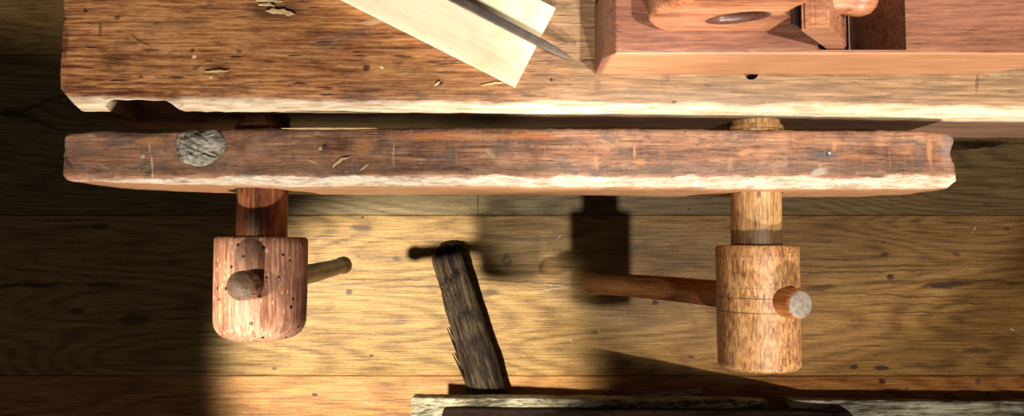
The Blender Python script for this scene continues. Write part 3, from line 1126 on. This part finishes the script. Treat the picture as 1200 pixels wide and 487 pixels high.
bm = bmesh.new()
block(bm, (0, -SW / 2, 0), (SLN, SW / 2, SHH), (70, 26, 8), .006, stake_deform)
mesh_obj('stake_body', bm, M_STAKE, root)
for (x0, x1, yo, sp) in ((.19, .29, -.040, .010), (.25, .345, -.041, .014)):
    bm = bmesh.new()
    L = x1 - x0

    def sd(x, y, z, L=L, sp=sp):
        t = min(1.0, max(0.0, x / L))
        return (x, y * (.12 + .88 * t) - sp * (1 - t) ** 1.4, z * (.3 + .7 * t) + .006)
    block(bm, (0, -.004, 0), (L, .006, .020), (14, 2, 2), .001, sd)
    mesh_obj('splinter', bm, M_STAKE, root, (x0, yo, .004))

# ------------------------------------------------------------------ timbers in the foreground
M_GREY = wood('weathered_grey', (70, 66, 56), (138, 132, 112), (188, 182, 158), 0, 44.0, figure=8, contours=7, a_ring=.35, a_fine=.8, a_patch=.5, patch=12, fine=200, rough=.85, spec=.1, bump=1.3, pores=.6,
              stain=(54, 48, 40), stain_amt=.6, stain_sc=14)
M_DKBR = wood('dark_stained_timber', (14, 9, 7), (30, 19, 14), (50, 34, 26), 0, 47.0, fine=240, rough=.75, spec=.15, bump=.6, pores=.4)
ZA, ZB, TT = .21, .048, .045             # the timber slopes down to the right
g0, g1 = at(482, 466, ZA), at(900, 469, ZB)
FL = g1.x - g0.x


def slope(x, y, z):
    """Lay a flat shape (x along, y back, z over the top face) on the sloping timber."""
    t = x / FL
    return (x, y + (g1.y - g0.y) * t, z + (ZB - ZA) * t)


bm = bmesh.new()
block(bm, (0, -.24, -TT), (FL, 0, 0), (110, 14, 4), .003,
      lambda x, y, z: slope(x + .003 * N1(y * 60, z * 30), y + .0022 * N1(x * 14, z * 20) + .0012 * N1(x * 60), z + (.0022 * N1(x * 9, y * 40) if z > -.02 else 0)))
timber = mesh_obj('weathered_timber', bm, M_GREY, None, (g0.x, g0.y, ZA))
tag(timber, 'weathered grey timber sloping down to the right, beside the foot of the stake', 'timber')
bm = bmesh.new()
block(bm, (.02, -.20, -ZA), (.10, -.05, -TT - .006), (3, 4, 8), .004)
mesh_obj('leg', bm, M_GREY, timber)  # unseen support block under the timber's raised left end
x0 = at(512, 476, ZA + .02).x - g0.x
x1 = at(1004, 476, ZB + .03).x - g0.x
DL = x1 - x0


def dark_deform(x, y, z):
    y2 = y + .0012 * N1(x * 9)
    q = max(0, (.05 + y) / .05)
    e = DL - x
    x2 = x
    if e < .2:
        x2 = x - (1 - e / .2) * .045 * q ** 2.2
    if x < .05:
        x2 = x + (1 - x / .05) * .012 * q
    p = slope(x2 + x0, y2 - .016, z + .0024)
    return (p[0], p[1], max(p[2], .0375 + z - ZA))


bm = bmesh.new()
block(bm, (0, -.20, 0), (DL, 0, .022), (60, 16, 3), .004, dark_deform)
o = mesh_obj('stained_plank', bm, M_DKBR, None, (g0.x, g0.y, ZA))
tag(o, 'dark stained plank with rounded corner lying on the grey timber', 'plank')

h0, h1 = at(925, 468, .034), at(1260, 471, .034)
bm = bmesh.new()
HLN = h1.x - h0.x
block(bm, (0, -.24, 0), (HLN, 0, .034), (90, 14, 4), .003,
      lambda x, y, z: (x + .004 * N1(y * 60, z * 30, 7), y + (h1.y - h0.y) * x / HLN + .003 * N1(x * 14, z * 20, 5) + .002 * N1(x * 60, 3), z + (.003 * N1(x * 9, y * 40, 8) if z > .02 else 0)))
o = mesh_obj('weathered_timber', bm, M_GREY, None, (h0.x, h0.y, 0))
tag(o, 'rough weathered grey timber lying flat on the floor, right of the dark plank', 'timber')

# thin board on the floor, poking out from behind the timber
w0, w1 = at(822, 456, .016), at(690, 467, .016)
dv = w1 - w0
LL = dv.length
bm = bmesh.new()
block(bm, (0, 0, 0), (LL, .05, .015), (30, 6, 3), .0012, lambda x, y, z: (x, y + .001 * N1(x * 40), z))
o = mesh_obj('thin_board', bm, M_GREY, None, (w0.x, w0.y, .0004))
o.rotation_euler = (0, 0, math.atan2(dv.y, dv.x))
tag(o, 'thin grey board on the floor, its corner poking out behind the grey timber', 'board')

# ------------------------------------------------------------------ light
def spot_light(name, loc, target, power, angle, blend, size, col):
    l = bpy.data.lights.new(name, 'SPOT')
    l.energy = power
    l.spot_size = math.radians(angle)
    l.spot_blend = blend
    l.shadow_soft_size = size
    l.color = col
    o = link(bpy.data.objects.new(name, l))
    o.location = loc
    o.rotation_euler = (Vector(target) - Vector(loc)).to_track_quat('-Z', 'Y').to_euler()
    return o


spot_light('track_spot_right', (.52, -.18, 2.58), (.57, .53, 0), 148, 37, .22, .022, (1.0, .93, .82))
spot_light('track_spot_left', (-1.0, -.18, 2.58), (-.262, -.27, 0), 740, 18.6, .45, .05, (1.0, .89, .70))


def bench_lamp(name, x, aim_x, power):
    el = math.radians(17)
    spot_light(name, (x, -2.3, 2.40), (aim_x, -2.3 + 2.9 * math.cos(el), 2.40 - 2.9 * math.sin(el)), power, 48, .18, .04, (1.0, .95, .88))


bench_lamp('track_spot_bench_left', -.30, -.75, 540)
bench_lamp('track_spot_bench_right', .75, .80, 470)
spot_light('added_front_spot', (-1.6, -1.7, 2.50), (.45, -1.3, 0), 520, 40, .25, .03, (1.0, .91, .76))  # added spot for the lower floor strip that casts the wedge shadow

w = bpy.data.worlds.new('room_air')
w.use_nodes = True
w.node_tree.nodes['Background'].inputs[0].default_value = (1.0, .86, .70, 1)
w.node_tree.nodes['Background'].inputs[1].default_value = .05
S.world = w

# ------------------------------------------------------------------ camera and colour
cam = bpy.data.cameras.new('camera')
cam.sensor_fit = 'HORIZONTAL'
cam.sensor_width = 36
cam.lens = FPX / 1200 * 36
cam.clip_start = .01
co = link(bpy.data.objects.new('camera', cam))
co.location = (0, 0, CAMZ)
co.rotation_euler = (TILT, 0, 0)
S.camera = co
S.view_settings.view_transform = 'Standard'
S.view_settings.look = 'None'
S.view_settings.exposure = 0.0
S.view_settings.gamma = 1.0
S.view_settings.use_curve_mapping = False
